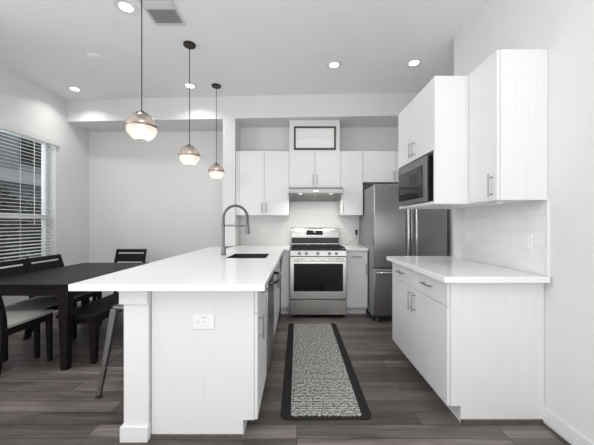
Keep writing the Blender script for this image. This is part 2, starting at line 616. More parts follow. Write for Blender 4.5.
def tree(name, label, x, y, h, r, n, size):
    t = thing(name, label, 'tree' if 'tree' in name else 'shrub', (x, y, -0.26), 0)
    MB().tube([(0, 0, 0), (0.05, 0.02, h * 0.45), (-0.04, 0.05, h * 0.8)], [0.11, 0.08, 0.03], 8).build('trunk', M['bark'], t)
    leaf_cloud((0, 0, h * 0.62), r, n, size).build('crown', M['leaf'], t)


tree('dark_shrub', 'tall dark shrub outside the window, at the near end of the hedge row', -7.0, 6.75, 2.3, (0.7, 0.72, 0.93), 1100, 0.12)
tree('dark_shrub', 'low dark shrub outside below the middle of the window', -7.0, 8.3, 2.25, (0.7, 0.8, 0.86), 1100, 0.12)
hs = thing('neighbour_house', 'blue-grey house with pale roof seen through the window blind', 'house', (-10.5, 10.0, -0.26))
MB().box(-1.5, 1.5, -5.5, 6.0, 0, 5.4).build('wall', M['siding'], hs)
MB().prism([(-1.9, 5.35), (1.9, 5.35), (0, 6.6)], 'y', -5.9, 6.4).build('roof', M['roof'], hs)
MB().prism([(1.5, 3.05), (1.5, 3.25), (2.4, 2.80), (2.4, 2.72)], 'y', -5.5, 6.0).build('porch_roof', M['roof'], hs)
for yy in (-3.0, -0.6, 1.8):
    MB().box(1.49, 1.53, yy, yy + 0.9, 3.5, 4.7).build('window', M['black_glass'], hs)

# ------------------------------------------------------------------ blind
bl = thing('window_blind', 'white horizontal slat blind lowered over the dining window', 'blind', (WL - 0.035, (wy0 + wy1) / 2, 0))
hw = (wy1 - wy0) / 2 - 0.008
MB().box(0.012, 0.072, -hw - 0.04, hw + 0.045, wz1 - 0.065, wz1 + 0.02).build('valance', M['trim'], bl, bevel=0.004)
m = MB()
z = wz0 + 0.055
tilt = -0.004
while z < wz1 - 0.08:
    m.add([(-0.024, -hw, z - tilt), (0.024, -hw, z + tilt), (0.024, hw, z + tilt), (-0.024, hw, z - tilt),
           (-0.024, -hw, z - tilt + 0.0018), (0.024, -hw, z + tilt + 0.0018), (0.024, hw, z + tilt + 0.0018), (-0.024, hw, z - tilt + 0.0018)],
          [(0, 3, 2, 1), (4, 5, 6, 7), (0, 1, 5, 4), (1, 2, 6, 5), (2, 3, 7, 6), (3, 0, 4, 7)])
    z += 0.0445
m.build('slats', M['blind'], bl)
MB().box(-0.025, 0.025, -hw, hw, wz0 + 0.008, wz0 + 0.03).build('bottom_rail', M['trim'], bl, bevel=0.003)
for yy in (-0.50, -0.15, 0.20, 0.55):
    MB().tube([(0.027, yy, wz0 + 0.02), (0.027, yy, wz1 - 0.06)], 0.0022, 6).build('ladder_cord', M['blind'], bl)
MB().tube([(0.034, hw - 0.33, wz1 - 0.06), (0.036, hw - 0.33, 1.25)], 0.004, 8).build('tilt_wand', M['trim'], bl)


# ------------------------------------------------------------------ cabinets
def bar_handle(x, z, L, vertical, parent, mat=None, y=0.0):
    m = MB()
    r, off = 0.0055, 0.03
    if vertical:
        m.tube([(x, y - off, z - L / 2), (x, y - off, z + L / 2)], r, 8)
        for s in (-1, 1):
            m.tube([(x, y, z + s * L * 0.36), (x, y - off, z + s * L * 0.36)], r * 0.8, 8)
    else:
        m.tube([(x - L / 2, y - off, z), (x + L / 2, y - off, z)], r, 8)
        for s in (-1, 1):
            m.tube([(x + s * L * 0.36, y, z), (x + s * L * 0.36, y - off, z)], r * 0.8, 8)
    return m.build('handle', mat or M['nickel'], parent)


G = 0.0018


def door(x0, x1, z0, z1, parent, name='door', handle=None, hmat=None):
    d = MB().box(x0 + G, x1 - G, 0, 0.019, z0 + G, z1 - G).build(name, M['cabinet'], parent, bevel=0.0015)
    if handle:
        hx, hz, L, vert = handle
        bar_handle(hx, hz, L, vert, d, hmat)
    return d


def base_body(w, d, h, t, toe=0.085):
    return MB().prism([(0.021, 0.105), (toe, 0.105), (toe, 0), (d, 0), (d, h), (0.021, h)], 'x', 0, w).build('body', M['cabinet'], t)


def wall_body(w, d, z0, z1, t):
    return MB().box(0, w, 0.021, d, z0, z1).build('body', M['cabinet'], t)


BH = CT0 - 0.002
# --- peninsula, fronts facing the aisle (+X); local x runs away from the viewer
PF = -0.234
pd = 0.626
t = thing('base_cabinet', 'white base cabinet at the near end of the peninsula, with a grained end panel', 'cabinet', (PF, 1.716, 0), PI / 2)
base_body(0.51, pd, BH, t)
door(0, 0.51, 0.735, BH, t, 'drawer', (0.255, 0.815, 0.15, False))
door(0, 0.51, 0.105, 0.735, t, 'door', (0.05, 0.64, 0.15, True))
MB().box(-0.010, 0.0, 0.085, pd, 0, 0.022).build('shoe_moulding', M['shoe'], t)
t = thing('base_cabinet', 'white sink base cabinet between the dishwasher and the corner', 'cabinet', (PF, 2.802, 0), PI / 2)
base_body(0.76, pd, BH - 0.28, t)
for xx in (0.0, 0.748):
    MB().box(xx, xx + 0.012, 0.021, pd, BH - 0.28, BH).build('side_panel', M['cabinet'], t)
MB().box(0.012, 0.748, pd - 0.018, pd, BH - 0.28, BH).build('back_panel', M['cabinet'], t)
door(0, 0.76, 0.735, BH, t, 'false_front')
door(0, 0.38, 0.105, 0.735, t, 'door', (0.34, 0.64, 0.15, True))
door(0.38, 0.76, 0.105, 0.735, t, 'door', (0.42, 0.64, 0.15, True))
t = thing('base_cabinet', 'narrow white corner cabinet at the far end of the peninsula', 'cabinet', (PF, 3.564, 0), PI / 2)
base_body(0.442, pd, BH, t)
door(0, 0.442, 0.105, BH, t)

# --- back run
BF = 4.01
t = thing('base_cabinet', 'slim white base cabinet left of the range, in the corner', 'cabinet', (-0.228, BF, 0), 0)
base_body(0.128, WB - BF - 0.012, BH, t)
door(0.004, 0.128, 0.105, BH, t, 'door', (0.022, 0.79, 0.15, True))
t = thing('base_cabinet', 'white base cabinet between range and refrigerator, with one drawer', 'cabinet', (0.672, BF, 0), 0)
base_body(0.305, WB - BF - 0.012, BH, t)
door(0, 0.305, 0.735, BH, t, 'drawer', (0.1525, 0.815, 0.13, False))
door(0, 0.305, 0.105, 0.735, t, 'door', (0.28, 0.64, 0.15, True))

UF = 4.285
ud = WB - UF - 0.012


def upper(label, x0, x1, z0, z1, doors, group=None):
    t = thing('wall_cabinet', label, 'cabinet', (x0, UF, 0), 0, group)
    wall_body(x1 - x0, ud, z0, z1, t)
    if x0 < -0.5:
        MB().box(-0.055, -0.001, 0.004, 0.03, z0, z1).build('filler_strip', M['cabinet'], t)
    for a, b, h in doors:
        door(a, b, z0 - 0.002, z1, t, 'door', h)
    return t


upper('white two-door wall cabinet left of the range hood', -0.85, -0.119, CAB_BOT, CAB_TOP,
      [(0, 0.3655, (0.335, 1.51, 0.15, True)), (0.3655, 0.731, (0.396, 1.51, 0.15, True))])
upper('short white two-door wall cabinet directly above the range hood', -0.118, 0.648, 1.805, CAB_TOP,
      [(0, 0.383, (0.353, 1.915, 0.15, True)), (0.383, 0.766, (0.413, 1.915, 0.15, True))])
upper('narrow white wall cabinet between range hood and refrigerator', 0.649, 0.973, CAB_BOT, CAB_TOP,
      [(0, 0.324, (0.035, 1.51, 0.15, True))])
upper('wide white wall cabinet above the refrigerator', 0.975, 1.94, 1.885, CAB_TOP,
      [(0, 0.4825, (0.452, 1.98, 0.12, True)), (0.4825, 0.965, (0.513, 1.98, 0.12, True))])

# duct cover above the hood cabinet
tag(MB().box(-0.112, 0.634, UF + 0.02, WB - 0.002, CAB_TOP + 0.001, SOF - 0.002).build('duct_cover', M['cabinet'], bevel=0.002),
    'white panelled duct cover rising from the hood cabinet to the soffit', 'duct cover')

# --- right wall, fronts facing the aisle (-X); local x runs towards the viewer
RF = 0.957
rd = WR - RF - 0.002
t = thing('base_cabinet', 'white base cabinet against the right wall, two drawers over two doors', 'cabinet', (RF, 2.915, 0), -PI / 2)
L = 2.915 - 1.847
BH2 = 0.899
base_body(L, rd, BH2, t)
h2 = L / 2
door(0, h2, 0.735, BH2, t, 'drawer', (h2 / 2, 0.825, 0.15, False))
door(h2, L, 0.735, BH2, t, 'drawer', (h2 * 1.5, 0.825, 0.15, False))
door(0, h2, 0.105, 0.735, t, 'door', (h2 - 0.035, 0.63, 0.16, True))
door(h2, L, 0.105, 0.735, t, 'door', (h2 + 0.035, 0.63, 0.16, True))
MB().box(L, L + 0.010, 0.085, rd - 0.001, 0, 0.022).build('shoe_moulding', M['shoe'], t)
# tall wall cabinet nearest the viewer
TF = 1.256
t = thing('wall_cabinet', 'white one-door wall cabinet nearest the viewer, high on the right wall', 'cabinet', (TF, 2.122, 0), -PI / 2)
L = 2.122 - 1.82
wall_body(L, WR - TF - 0.002, CAB_BOT + 0.022, CAB_TOP + 0.016, t)
door(0, L, CAB_BOT + 0.020, CAB_TOP + 0.016, t, 'door', (L - 0.04, 1.51, 0.15, True))
# deeper cabinet with the microwave shelf
MF = 1.008
t = thing('wall_cabinet', 'deep white wall cabinet holding the microwave, on the right wall', 'cabinet', (MF, 2.888, 0), -PI / 2)
L = 2.888 - 2.124
md_ = WR - MF - 0.002
zt, zs, zb = CAB_TOP + 0.005, 1.812, CAB_BOT + 0.018
m = MB().box(0, 0.018, 0.021, md_, zb, zt).box(L - 0.018, L, 0.0, md_, zb, zt)
m.box(0.018, L - 0.018, 0.021, md_, zs, zt).box(0.018, L - 0.018, md_ - 0.012, md_, zb, zs).box(0.018, L - 0.018, 0.002, md_ - 0.012, zb, zb + 0.022)
m.build('body', M['cabinet'], t)
door(0, L / 2, zs, zt, t, 'door', (L / 2 - 0.032, 1.905, 0.13, True))
door(L / 2, L - 0.018, zs, zt, t, 'door', (L / 2 + 0.032, 1.905, 0.13, True))

# ------------------------------------------------------------------ worktops
SX0, SX1, SY0, SY1 = -0.70, -0.305, 2.815, 3.28
PX0, PX1, PY0 = -1.258, -0.178, 1.593
ye = sof_y(-1.0) - 0.004


def pen(x, y):
    if SX0 < x < SX1 and SY0 < y < SY1:
        return False
    if y < ye:
        return x < PX1 or (y > BF - 0.028 and x < -0.098)
    return x > -0.904 and x < -0.098


tag(MB().slab([PX0, -0.904, SX0, SX1, PX1, -0.098], [PY0, SY0, SY1, BF - 0.028, ye, WB - 0.012], pen, CT0, CT1).build('countertop', M['quartz'], bevel=0.003),
    'long white quartz countertop of the peninsula, cut out for the sink', 'countertop')
tag(MB().box(0.668, 0.982, BF - 0.028, WB - 0.012, CT0, CT1).build('countertop', M['quartz'], bevel=0.003),
    'small white quartz countertop between range and refrigerator', 'countertop')
tag(MB().box(0.908, WR - 0.014, 1.786, 2.945, 0.901, 0.939).build('countertop', M['quartz'], bevel=0.003),
    'white quartz countertop under the microwave along the right wall', 'countertop')

# column at the peninsula corner
t = thing('support_column', 'square white column with capital and plinth under the peninsula corner', 'column', (-0.939, 1.763, 0))
MB().box(-0.072, 0.072, -0.072, 0.072, 0.09, 0.80).build('shaft', M['trim'], t, bevel=0.002)
MB().box(-0.087, 0.0745, -0.087, 0.087, 0, 0.09).build('plinth', M['trim'], t, bevel=0.003)
MB().box(-0.09, 0.0745, -0.09, 0.09, 0.80, CT0 - 0.002).build('capital', M['trim'], t, bevel=0.003)

# outlets
def outlet(label, loc, rz, w, h, kind, group=None):
    """plate faces local -y, back at y = 0"""
    t = thing('wall_outlet', label, 'outlet', loc, rz, group)
    MB().box(-w / 2, w / 2, -0.006, 0, -h / 2, h / 2).build('cover_plate', M['plate'], t, bevel=0.002)
    if kind == 'wide':
        MB().box(-0.047, 0.03, -0.0085, -0.006, -0.022, 0.020).build('socket_face', M['plate'], t, bevel=0.001)
        MB().box(-0.012, 0.018, -0.0070, -0.0060, 0.024, 0.029).build('printed_mark', M['grey_print'], t)
        for xx in (-0.030, 0.006):
            MB().box(xx - 0.006, xx - 0.003, -0.0092, -0.0085, -0.006, 0.006).box(xx + 0.003, xx + 0.006, -0.0092, -0.0085, -0.006, 0.006).build('slot', M['grey_print'], t)
    else:
        for zz in (-0.02, 0.02):
            MB().box(-0.016, 0.016, -0.0085, -0.006, zz - 0.014, zz + 0.014).build('socket_face', M['plate'], t, bevel=0.001)
    return t


outlet('wide white outlet plate on the near end panel of the peninsula', (-0.553, 1.7155, 0.687), 0, 0.130, 0.086, 'wide')
outlet('white outlet on the right tile backsplash, nearer the viewer', (WR - 0.0105, 1.965, 1.145), PI / 2 * -1 + 0, 0.072, 0.118, 'std')
outlet('white outlet on the right tile backsplash, farther towards the refrigerator', (WR - 0.0105, 2.65, 1.145), -PI / 2, 0.072, 0.118, 'std')
outlet('white outlet on the back tile beside the refrigerator, with a plug in it', (0.94, WB - 0.0105, 1.12), 0, 0.072, 0.118, 'std')

# ------------------------------------------------------------------ sink and faucet
t = thing('kitchen_sink', 'steel undermount sink set into the peninsula countertop', 'sink', ((SX0 + SX1) / 2, (SY0 + SY1) / 2, CT0))
a, b, dp = (SX1 - SX0) / 2 - 0.0008, (SY1 - SY0) / 2 - 0.0008, 0.21
zr = CT1 - CT0 - 0.003
m = MB()
ia, ib = a - 0.006, b - 0.006
m.box(-a, -ia, -b, b, -dp, zr).box(ia, a, -b, b, -dp, zr).box(-ia, ia, -b, -ib, -dp, zr).box(-ia, ia, ib, b, -dp, zr).box(-ia, ia, -ib, ib, -dp, -dp + 0.01)
m.build('basin', M['sink'], t)
MB().lathe([(0.0, 0.012), (0.03, 0.012), (0.045, 0.016), (0.05, 0.010)], (0, 0.05, -dp), 24).build('drain', M['steel_lite'], t)

t = thing('kitchen_faucet', 'tall gunmetal spring faucet with arched spout beside the sink', 'faucet', (-0.785, 3.10, CT1))
MB().lathe([(0.0, 0), (0.030, 0), (0.030, 0.008), (0.024, 0.012), (0.024, 0.075), (0.018, 0.085), (0.0, 0.085)], seg=24).build('base', M['gunmetal'], t)
MB().tube([(0, 0, 0.08), (0, 0, 0.33)], 0.013, 14).build('riser', M['gunmetal'], t)
R = 0.128
arc = [(0, 0, 0.33)] + [(R - R * math.cos(a), 0, 0.40 + R * math.sin(a)) for a in [PI * k / 18 for k in range(19)]] + [(2 * R, 0, 0.31)]
MB().tube(arc, 0.0085, 10).build('hose', M['dark_plastic'], t)
# spring around the hose
sp = []
turns = 58
segs = [Vector(p) for p in arc]
ln = [0]
for i in range(1, len(segs)):
    ln.append(ln[-1] + (segs[i] - segs[i - 1]).length)
for k in range(turns * 8 + 1):
    s = ln[-1] * k / (turns * 8)
    i = max(j for j in range(len(ln)) if ln[j] <= s + 1e-9)
    i = min(i, len(segs) - 2)
    f = (s - ln[i]) / (ln[i + 1] - ln[i])
    p = segs[i].lerp(segs[i + 1], f)
    d = (segs[i + 1] - segs[i]).normalized()
    n1 = Vector((0, 1, 0))
    n2 = d.cross(n1)
    an = 2 * PI * k / 8
    sp.append(p + (n1 * math.cos(an) + n2 * math.sin(an)) * 0.0135)
MB().tube(sp, 0.0032, 5).build('spring', M['gunmetal'], t)
MB().tube([(2 * R, 0, 0.32), (2 * R, 0, 0.29), (2 * R, 0, 0.24), (2 * R, 0, 0.225)], [0.014, 0.019, 0.024, 0.023], 16).build('spray_head', M['gunmetal'], t)
MB().tube([(0, 0, 0.315), (2 * R - 0.012, 0, 0.315)], 0.0095, 10).tube([(2 * R, 0, 0.305), (2 * R, 0, 0.325)], 0.020, 16).tube([(0, 0, 0.300), (0, 0, 0.330)], 0.018, 16).build('holder_arm', M['gunmetal'], t)
lv = MB().tube([(0.0, 0, 0.085), (0.05, 0, 0.085)], 0.013, 14).build('valve', M['gunmetal'], t)
MB().tube([(0.05, 0, 0.085), (0.052, 0, 0.086), (0.115, -0.01, 0.095)], [0.008, 0.007, 0.005], 10).build('lever', M['gunmetal'], lv)

# ------------------------------------------------------------------ dishwasher
t = thing('dishwasher', 'dark steel dishwasher in the peninsula with a thick bowed handle', 'dishwasher', (PF, 2.228, 0), PI / 2)
W = 0.572
MB().box(0.003, W - 0.003, 0.03, 0.60, 0.105, BH - 0.002).build('tub', M['dark_plastic'], t)
MB().box(0.01, W - 0.01, 0.085, 0.12, 0.0, 0.105).build('toe_panel', M['black'], t)
d = MB().box(0.004, W - 0.004, -0.012, 0.029, 0.112, BH - 0.006).build('door', M['steel_v'], t, bevel=0.004)
bow = [(0.05, -0.012, 0.80), (0.052, -0.045, 0.80), (0.09, -0.066, 0.80), (0.18, -0.078, 0.80), (0.30, -0.082, 0.80), (0.42, -0.078, 0.80), (0.49, -0.066, 0.80), (0.522, -0.045, 0.80), (0.524, -0.012, 0.80)]
MB().tube(bow, 0.014, 12).build('handle', M['dark_metal'], d)

# ------------------------------------------------------------------ range
RX = 0.286
t = thing('gas_range', 'stainless steel gas range with black oven window against the back wall', 'range', (RX, 3.895, 0))
hwid = 0.380
MB().box(-hwid + 0.004, hwid - 0.004, 0.05, 0.73, 0.05, 0.905).build('body', M['fridge_side'], t)
for xx in (-0.33, 0.33):
    for yy in (0.09, 0.66):
        MB().tube([(xx, yy, 0), (xx, yy, 0.052)], 0.018, 12).build('foot', M['dark_plastic'], t)
MB().box(-hwid, hwid, 0.0, 0.05, 0.045, 0.240).build('drawer', M['steel'], t, bevel=0.004)
d = MB().box(-hwid, hwid, -0.005, 0.048, 0.256, 0.822).build('oven_door', M['steel'], t, bevel=0.005)
MB().box(-0.330, 0.332, -0.0065, -0.004, 0.362, 0.735).build('window', M['black_glass'], d, bevel=0.001)
m = MB().tube([(-0.345, -0.055, 0.785), (0.345, -0.055, 0.785)], 0.015, 14)
for s in (-1, 1):
    m.tube([(s * 0.325, -0.004, 0.785), (s * 0.325, -0.055, 0.785)], 0.011, 10)
m.build('handle', M['steel_lite'], d)
MB().box(-0.032, 0.032, -0.0072, -0.0045, 0.296, 0.305).build('badge', M['grey_print'], d)
p = MB().prism([(0.0, 0.832), (0.05, 0.832), (0.05, 0.906), (0.012, 0.906)], 'x', -hwid, hwid).build('control_panel', M['steel'], t, bevel=0.002)
for xx in (-0.255, -0.160, -0.006, 0.152, 0.245):
    k = MB().tube([(xx, 0.010, 0.868), (xx, -0.006, 0.867)], [0.022, 0.021], 18).tube([(xx, -0.006, 0.867), (xx, -0.026, 0.866)], [0.018, 0.016], 18).build('knob', M['gunmetal'], p)
MB().box(-hwid, hwid, 0.008, 0.66, 0.906, 0.918).build('cooktop', M['black'], t, bevel=0.003)
for gx in (-0.245, 0.0, 0.245):
    m = MB()
    for xx in (-0.115, 0.107):
        m.box(gx + xx, gx + xx + 0.010, 0.03, 0.60, 0.934, 0.950)
    for yy in (0.03, 0.17, 0.31, 0.45, 0.59):
        m.box(gx - 0.115, gx + 0.117, yy, yy + 0.010, 0.938, 0.952)
    m.box(gx - 0.004, gx + 0.006, 0.03, 0.60, 0.938, 0.952)
    for xx in (-0.115, 0.107):
        for yy in (0.03, 0.59):
            m.box(gx + xx, gx + xx + 0.010, yy, yy + 0.010, 0.917, 0.936)
    m.build('grate', M['iron'], t)
for bx, by in ((-0.245, 0.17), (-0.245, 0.46), (0.245, 0.17), (0.245, 0.46), (0, 0.31)):
    MB().lathe([(0.0, 0.015), (0.03, 0.015), (0.034, 0.010), (0.045, 0.008), (0.048, 0.0)], (bx, by, 0.918), 20).build('burner', M['iron'], t)
bg_ = MB().prism([(0.60, 0.918), (0.73, 0.918), (0.73, 1.205), (0.655, 1.205), (0.635, 1.185), (0.62, 1.06)], 'x', -hwid + 0.006, hwid - 0.006).build('backguard', M['steel'], t, bevel=0.003)
MB().prism([(0.598, 0.965), (0.604, 0.965), (0.622, 1.055), (0.612, 1.055)], 'x', -hwid + 0.010, hwid - 0.016).build('vent_band', M['black'], bg_)
dpan = MB().prism([(0.6215, 1.095), (0.632, 1.095), (0.640, 1.165), (0.6295, 1.165)], 'x', -0.14, 0.115).build('display', M['black_glass'], bg_)
MB().box(-0.03, 0.005, 0.6215, 0.6252, 1.136, 1.148).build('clock_digits', M['clock'], bg_)

# hood
t = thing('range_hood', 'slim stainless steel range hood under the short wall cabinet', 'range hood', (0.265, 4.05, 0))
y1 = WB - 0.012 - 4.05
MB().prism([(0, 1.700), (0, 1.752), (0.03, 1.778), (0.226, 1.802), (y1, 1.802), (y1, 1.622), (y1 - 0.03, 1.622)], 'x', -0.381, 0.381).build('shell', M['steel_v'], t, bevel=0.002)
def under(y):
    return 1.700 + (1.622 - 1.700) * y / (y1 - 0.03)
for xx in (-0.345, 0.01):
    MB().prism([(0.09, under(0.09) - 0.004), (0.50, under(0.50) - 0.004), (0.50, under(0.50)+0.001), (0.09, under(0.09)+0.001)], 'x', xx, xx + 0.335).build('filter', M['gunmetal'], t)
for xx in (-0.215, 0.215):
    MB().tube([(xx, 0.055, under(0.055) - 0.006), (xx, 0.055, under(0.055) + 0.002)], 0.024, 16).build('lamp', M['hood_lens'], t)
for xx in (-0.215, 0.215):
    area_light('hood_light', (xx, 0.055, under(0.055) - 0.009), (0.25, 0, 0), 0.04, 0.04, 2.0, (1.0, 0.97, 0.93), 'DISK', 2.4, parent=t)
MB().box(-0.04, 0.04, -0.002, 0.001, 1.715, 1.738).build('button_strip', M['steel_lite'], t)

# plug and charging cable by the refrigerator
t = thing('phone_charger', 'black charger plug with a thin grey cable, in the back outlet near the refrigerator', 'charger', (0.94, WB - 0.019, 1.14))
MB().box(-0.016, 0.016, -0.035, 0, -0.045, 0.035).build('plug', M['dark_plastic'], t, bevel=0.004)
MB().tube([(0, -0.02, -0.045), (0.0, -0.03, -0.09), (-0.06, -0.05, -0.14), (-0.13, -0.10, -0.17), (-0.20, -0.20, -0.19), (-0.255, -0.30, -0.200)], 0.004, 8).build('cable', M['grey_print'], t)
MB().tube([(0.004, -0.02, -0.045), (0.012, -0.04, -0.10), (0.035, -0.09, -0.17), (0.045, -0.14, -0.202), (0.03, -0.2, -0.2025)], 0.003, 8).build('cable', M['grey_print'], t)

# framed sign standing on the hood cabinet, before the duct cover
t = thing('framed_sign', 'white sign with faint grey script in a dark wooden frame, above the range hood', 'sign', (0.265, UF + 0.0185, CAB_TOP + 0.02))
fw, fh, fy = 0.31, 0.345, -0.018
m = MB().box(-fw, fw, fy, 0, 0, 0.026).box(-fw, fw, fy, 0, fh - 0.026, fh).box(-fw, -fw + 0.026, fy, 0, 0.026, fh - 0.026).box(fw - 0.026, fw, fy, 0, 0.026, fh - 0.026)
m.build('frame', M['frame'], t, bevel=0.002)
MB().box(-fw + 0.026, fw - 0.026, -0.010, -0.003, 0.026, fh - 0.026).build('board', M['board'], t)
random.seed(11)
m = MB()
for x0, x1, zc in ((-0.245, -0.165, 0.163), (-0.14, -0.05, 0.178), (-0.025, 0.095, 0.176), (0.13, 0.25, 0.172)):
    pts, x = [], x0
    while x < x1:
        pts += [(x, -0.0105, zc + random.uniform(-0.004, 0.0)), (x + 0.005, -0.0105, zc + random.choice((0.010, 0.012, 0.022)))]
        x += 0.011
    m.tube(pts, 0.0020, 5)
m.tube([(-0.175, -0.0105, 0.166), (-0.172, -0.0105, 0.145), (-0.180, -0.0105, 0.135), (-0.188, -0.0105, 0.142)], 0.0020, 5)
m.build('script', M['ink'], t)

# ------------------------------------------------------------------ refrigerator
t = thing('refrigerator', 'stainless french-door refrigerator in the bay at the right of the back wall', 'refrigerator', (1.460, 3.72, 0))
fw = 0.472
MB().box(-fw + 0.004, fw - 0.004, 0.085, 0.90, 0.05, 1.765).build('body', M['fridge_side'], t, bevel=0.004)
MB().box(-fw + 0.01, fw - 0.01, 0.07, 0.12, 0.0, 0.085).build('base_grille', M['dark_plastic'], t)
for s in (-1, 1):
    MB().tube([(s * (fw - 0.05), 0.045, 0.0), (s * (fw - 0.05), 0.045, 0.045)], 0.02, 12).tube([(s * (fw - 0.05), 0.045, 0.045), (s * (fw - 0.05), 0.10, 0.06)], 0.015, 10).build('foot', M['gunmetal'], t)
    MB().box(s * (fw - 0.06) - 0.05, s * (fw - 0.06) + 0.05, 0.02, 0.14, 1.766, 1.785).build('hinge_cover', M['dark_plastic'], t, bevel=0.004)
for s, nm in ((-1, 'left'), (1, 'right')):
    x0, x1 = (-fw, -0.003) if s < 0 else (0.003, fw)
    d = MB().box(x0, x1, 0, 0.078, 0.702, 1.775).build('door', M['steel_v'], t, bevel=0.012, segs=3)
    hx = s * 0.052
    MB().tube([(hx, -0.002, 0.80), (hx, -0.045, 0.83), (hx, -0.058, 0.95), (hx, -0.062, 1.22), (hx, -0.058, 1.50), (hx, -0.045, 1.66), (hx, -0.002, 1.69)], [0.014, 0.015, 0.016, 0.016, 0.016, 0.015, 0.014], 12).build('handle', M['steel_lite'], d)
d = MB().box(-fw, fw, 0, 0.078, 0.085, 0.690).build('freezer_drawer', M['steel_v'], t, bevel=0.012, segs=3)
MB().tube([(-fw + 0.03, -0.002, 0.645), (-fw + 0.035, -0.05, 0.645), (-fw + 0.10, -0.056, 0.645), (fw - 0.10, -0.056, 0.645), (fw - 0.035, -0.05, 0.645), (fw - 0.03, -0.002, 0.645)], 0.016, 12).build('handle', M['steel_lite'], d)

# ------------------------------------------------------------------ microwave
t = thing('microwave', 'black and steel microwave oven in the open shelf of the deep wall cabinet', 'microwave', (0.985, 2.815, zb + 0.0225), -PI / 2)
mw, mh = 0.60, 0.356
MB().box(0.004, mw - 0.004, 0.02, 0.40, 0.006, mh - 0.004).build('case', M['black'], t, bevel=0.003)
f = MB().box(0, mw, 0, 0.02, 0.004, mh).build('front_frame', M['gunmetal'], t, bevel=0.003)
MB().box(0.014, mw - 0.145, -0.003, 0.001, 0.040, mh - 0.062).build('door_window', M['black_glass'], t, bevel=0.001)
c = MB().box(mw - 0.143, mw - 0.062, -0.003, 0.001, 0.040, mh - 0.062).build('control_panel', M['black_glass'], t, bevel=0.001)
MB().box(mw - 0.135, mw - 0.07, -0.0042, -0.003, mh - 0.105, mh - 0.08).build('display', M['black_glass'], c)
m = MB()
for i in range(3):
    for j in range(4):
        m.box(mw - 0.133 + i * 0.025, mw - 0.119 + i * 0.025, -0.004, -0.003, 0.05 + j * 0.026, 0.066 + j * 0.026)
m.build('keypad', M['dark_plastic'], c)
for xx in (0.05, mw - 0.05):
    MB().tube([(xx, 0.2, -0.0), (xx, 0.2, 0.007)], 0.014, 10).build('foot', M['dark_plastic'], t)

# puck lights under the wall cabinet
tag(MB().box(1.36, 1.40, 1.98, 2.10, CAB_BOT + 0.006, CAB_BOT + 0.0215).build('undercabinet_light', M['plate'], bevel=0.003),
    'small white light bar under the near wall cabinet on the right wall', 'light')

# ------------------------------------------------------------------ rug
t = thing('runner_rug', 'dark bordered tweed runner rug on the floor in front of the range', 'rug', (0.192, 2.77, 0.001))


def rounded(a, b, r, n=6):
    out = []
    for cx, cy, a0 in ((a - r, b - r, 0), (-a + r, b - r, PI / 2), (-a + r, -b + r, PI), (a - r, -b + r, 3 * PI / 2)):
        for k in range(n + 1):
            an = a0 + PI / 2 * k / n
            out.append((cx + r * math.cos(an), cy + r * math.sin(an)))
    return out


MB().prism(rounded(0.299, 0.90, 0.05), 'z', 0, 0.009).build('border', M['rug_border'], t, bevel=0.003)
MB().box(-0.232, 0.232, -0.878, 0.885, 0.004, 0.0115).build('woven_field', M['rug'], t, bevel=0.002)

# ------------------------------------------------------------------ dining furniture
TX0, TX1, TY0, TY1, TZ = -2.83, -1.965, 2.48, 3.86, 0.75
t = thing('dining_table', 'dark espresso rectangular dining table beside the window', 'table', ((TX0 + TX1) / 2, (TY0 + TY1) / 2, 0))
a, b = (TX1 - TX0) / 2, (TY1 - TY0) / 2
MB().box(-a, a, -b, b, TZ - 0.028, TZ).build('tabletop', M['espresso'], t, bevel=0.003)
m = MB()
m.box(-a + 0.05, a - 0.05, -b + 0.02, -b + 0.042, TZ - 0.105, TZ - 0.028).box(-a + 0.05, a - 0.05, b - 0.042, b - 0.02, TZ - 0.105, TZ - 0.028)
m.box(-a + 0.02, -a + 0.042, -b + 0.05, b - 0.05, TZ - 0.105, TZ - 0.028).box(a - 0.042, a - 0.02, -b + 0.05, b - 0.05, TZ - 0.105, TZ - 0.028)
m.build('apron', M['espresso'], t)
for sx in (-1, 1):
    for sy in (-1, 1):
        MB().frustum((sx * (a - 0.048), sy * (b - 0.048), 0), (0.055, 0.055), (sx * (a - 0.052), sy * (b - 0.052), TZ - 0.028), (0.088, 0.088)).build('leg', M['espresso'], t, bevel=0.004)


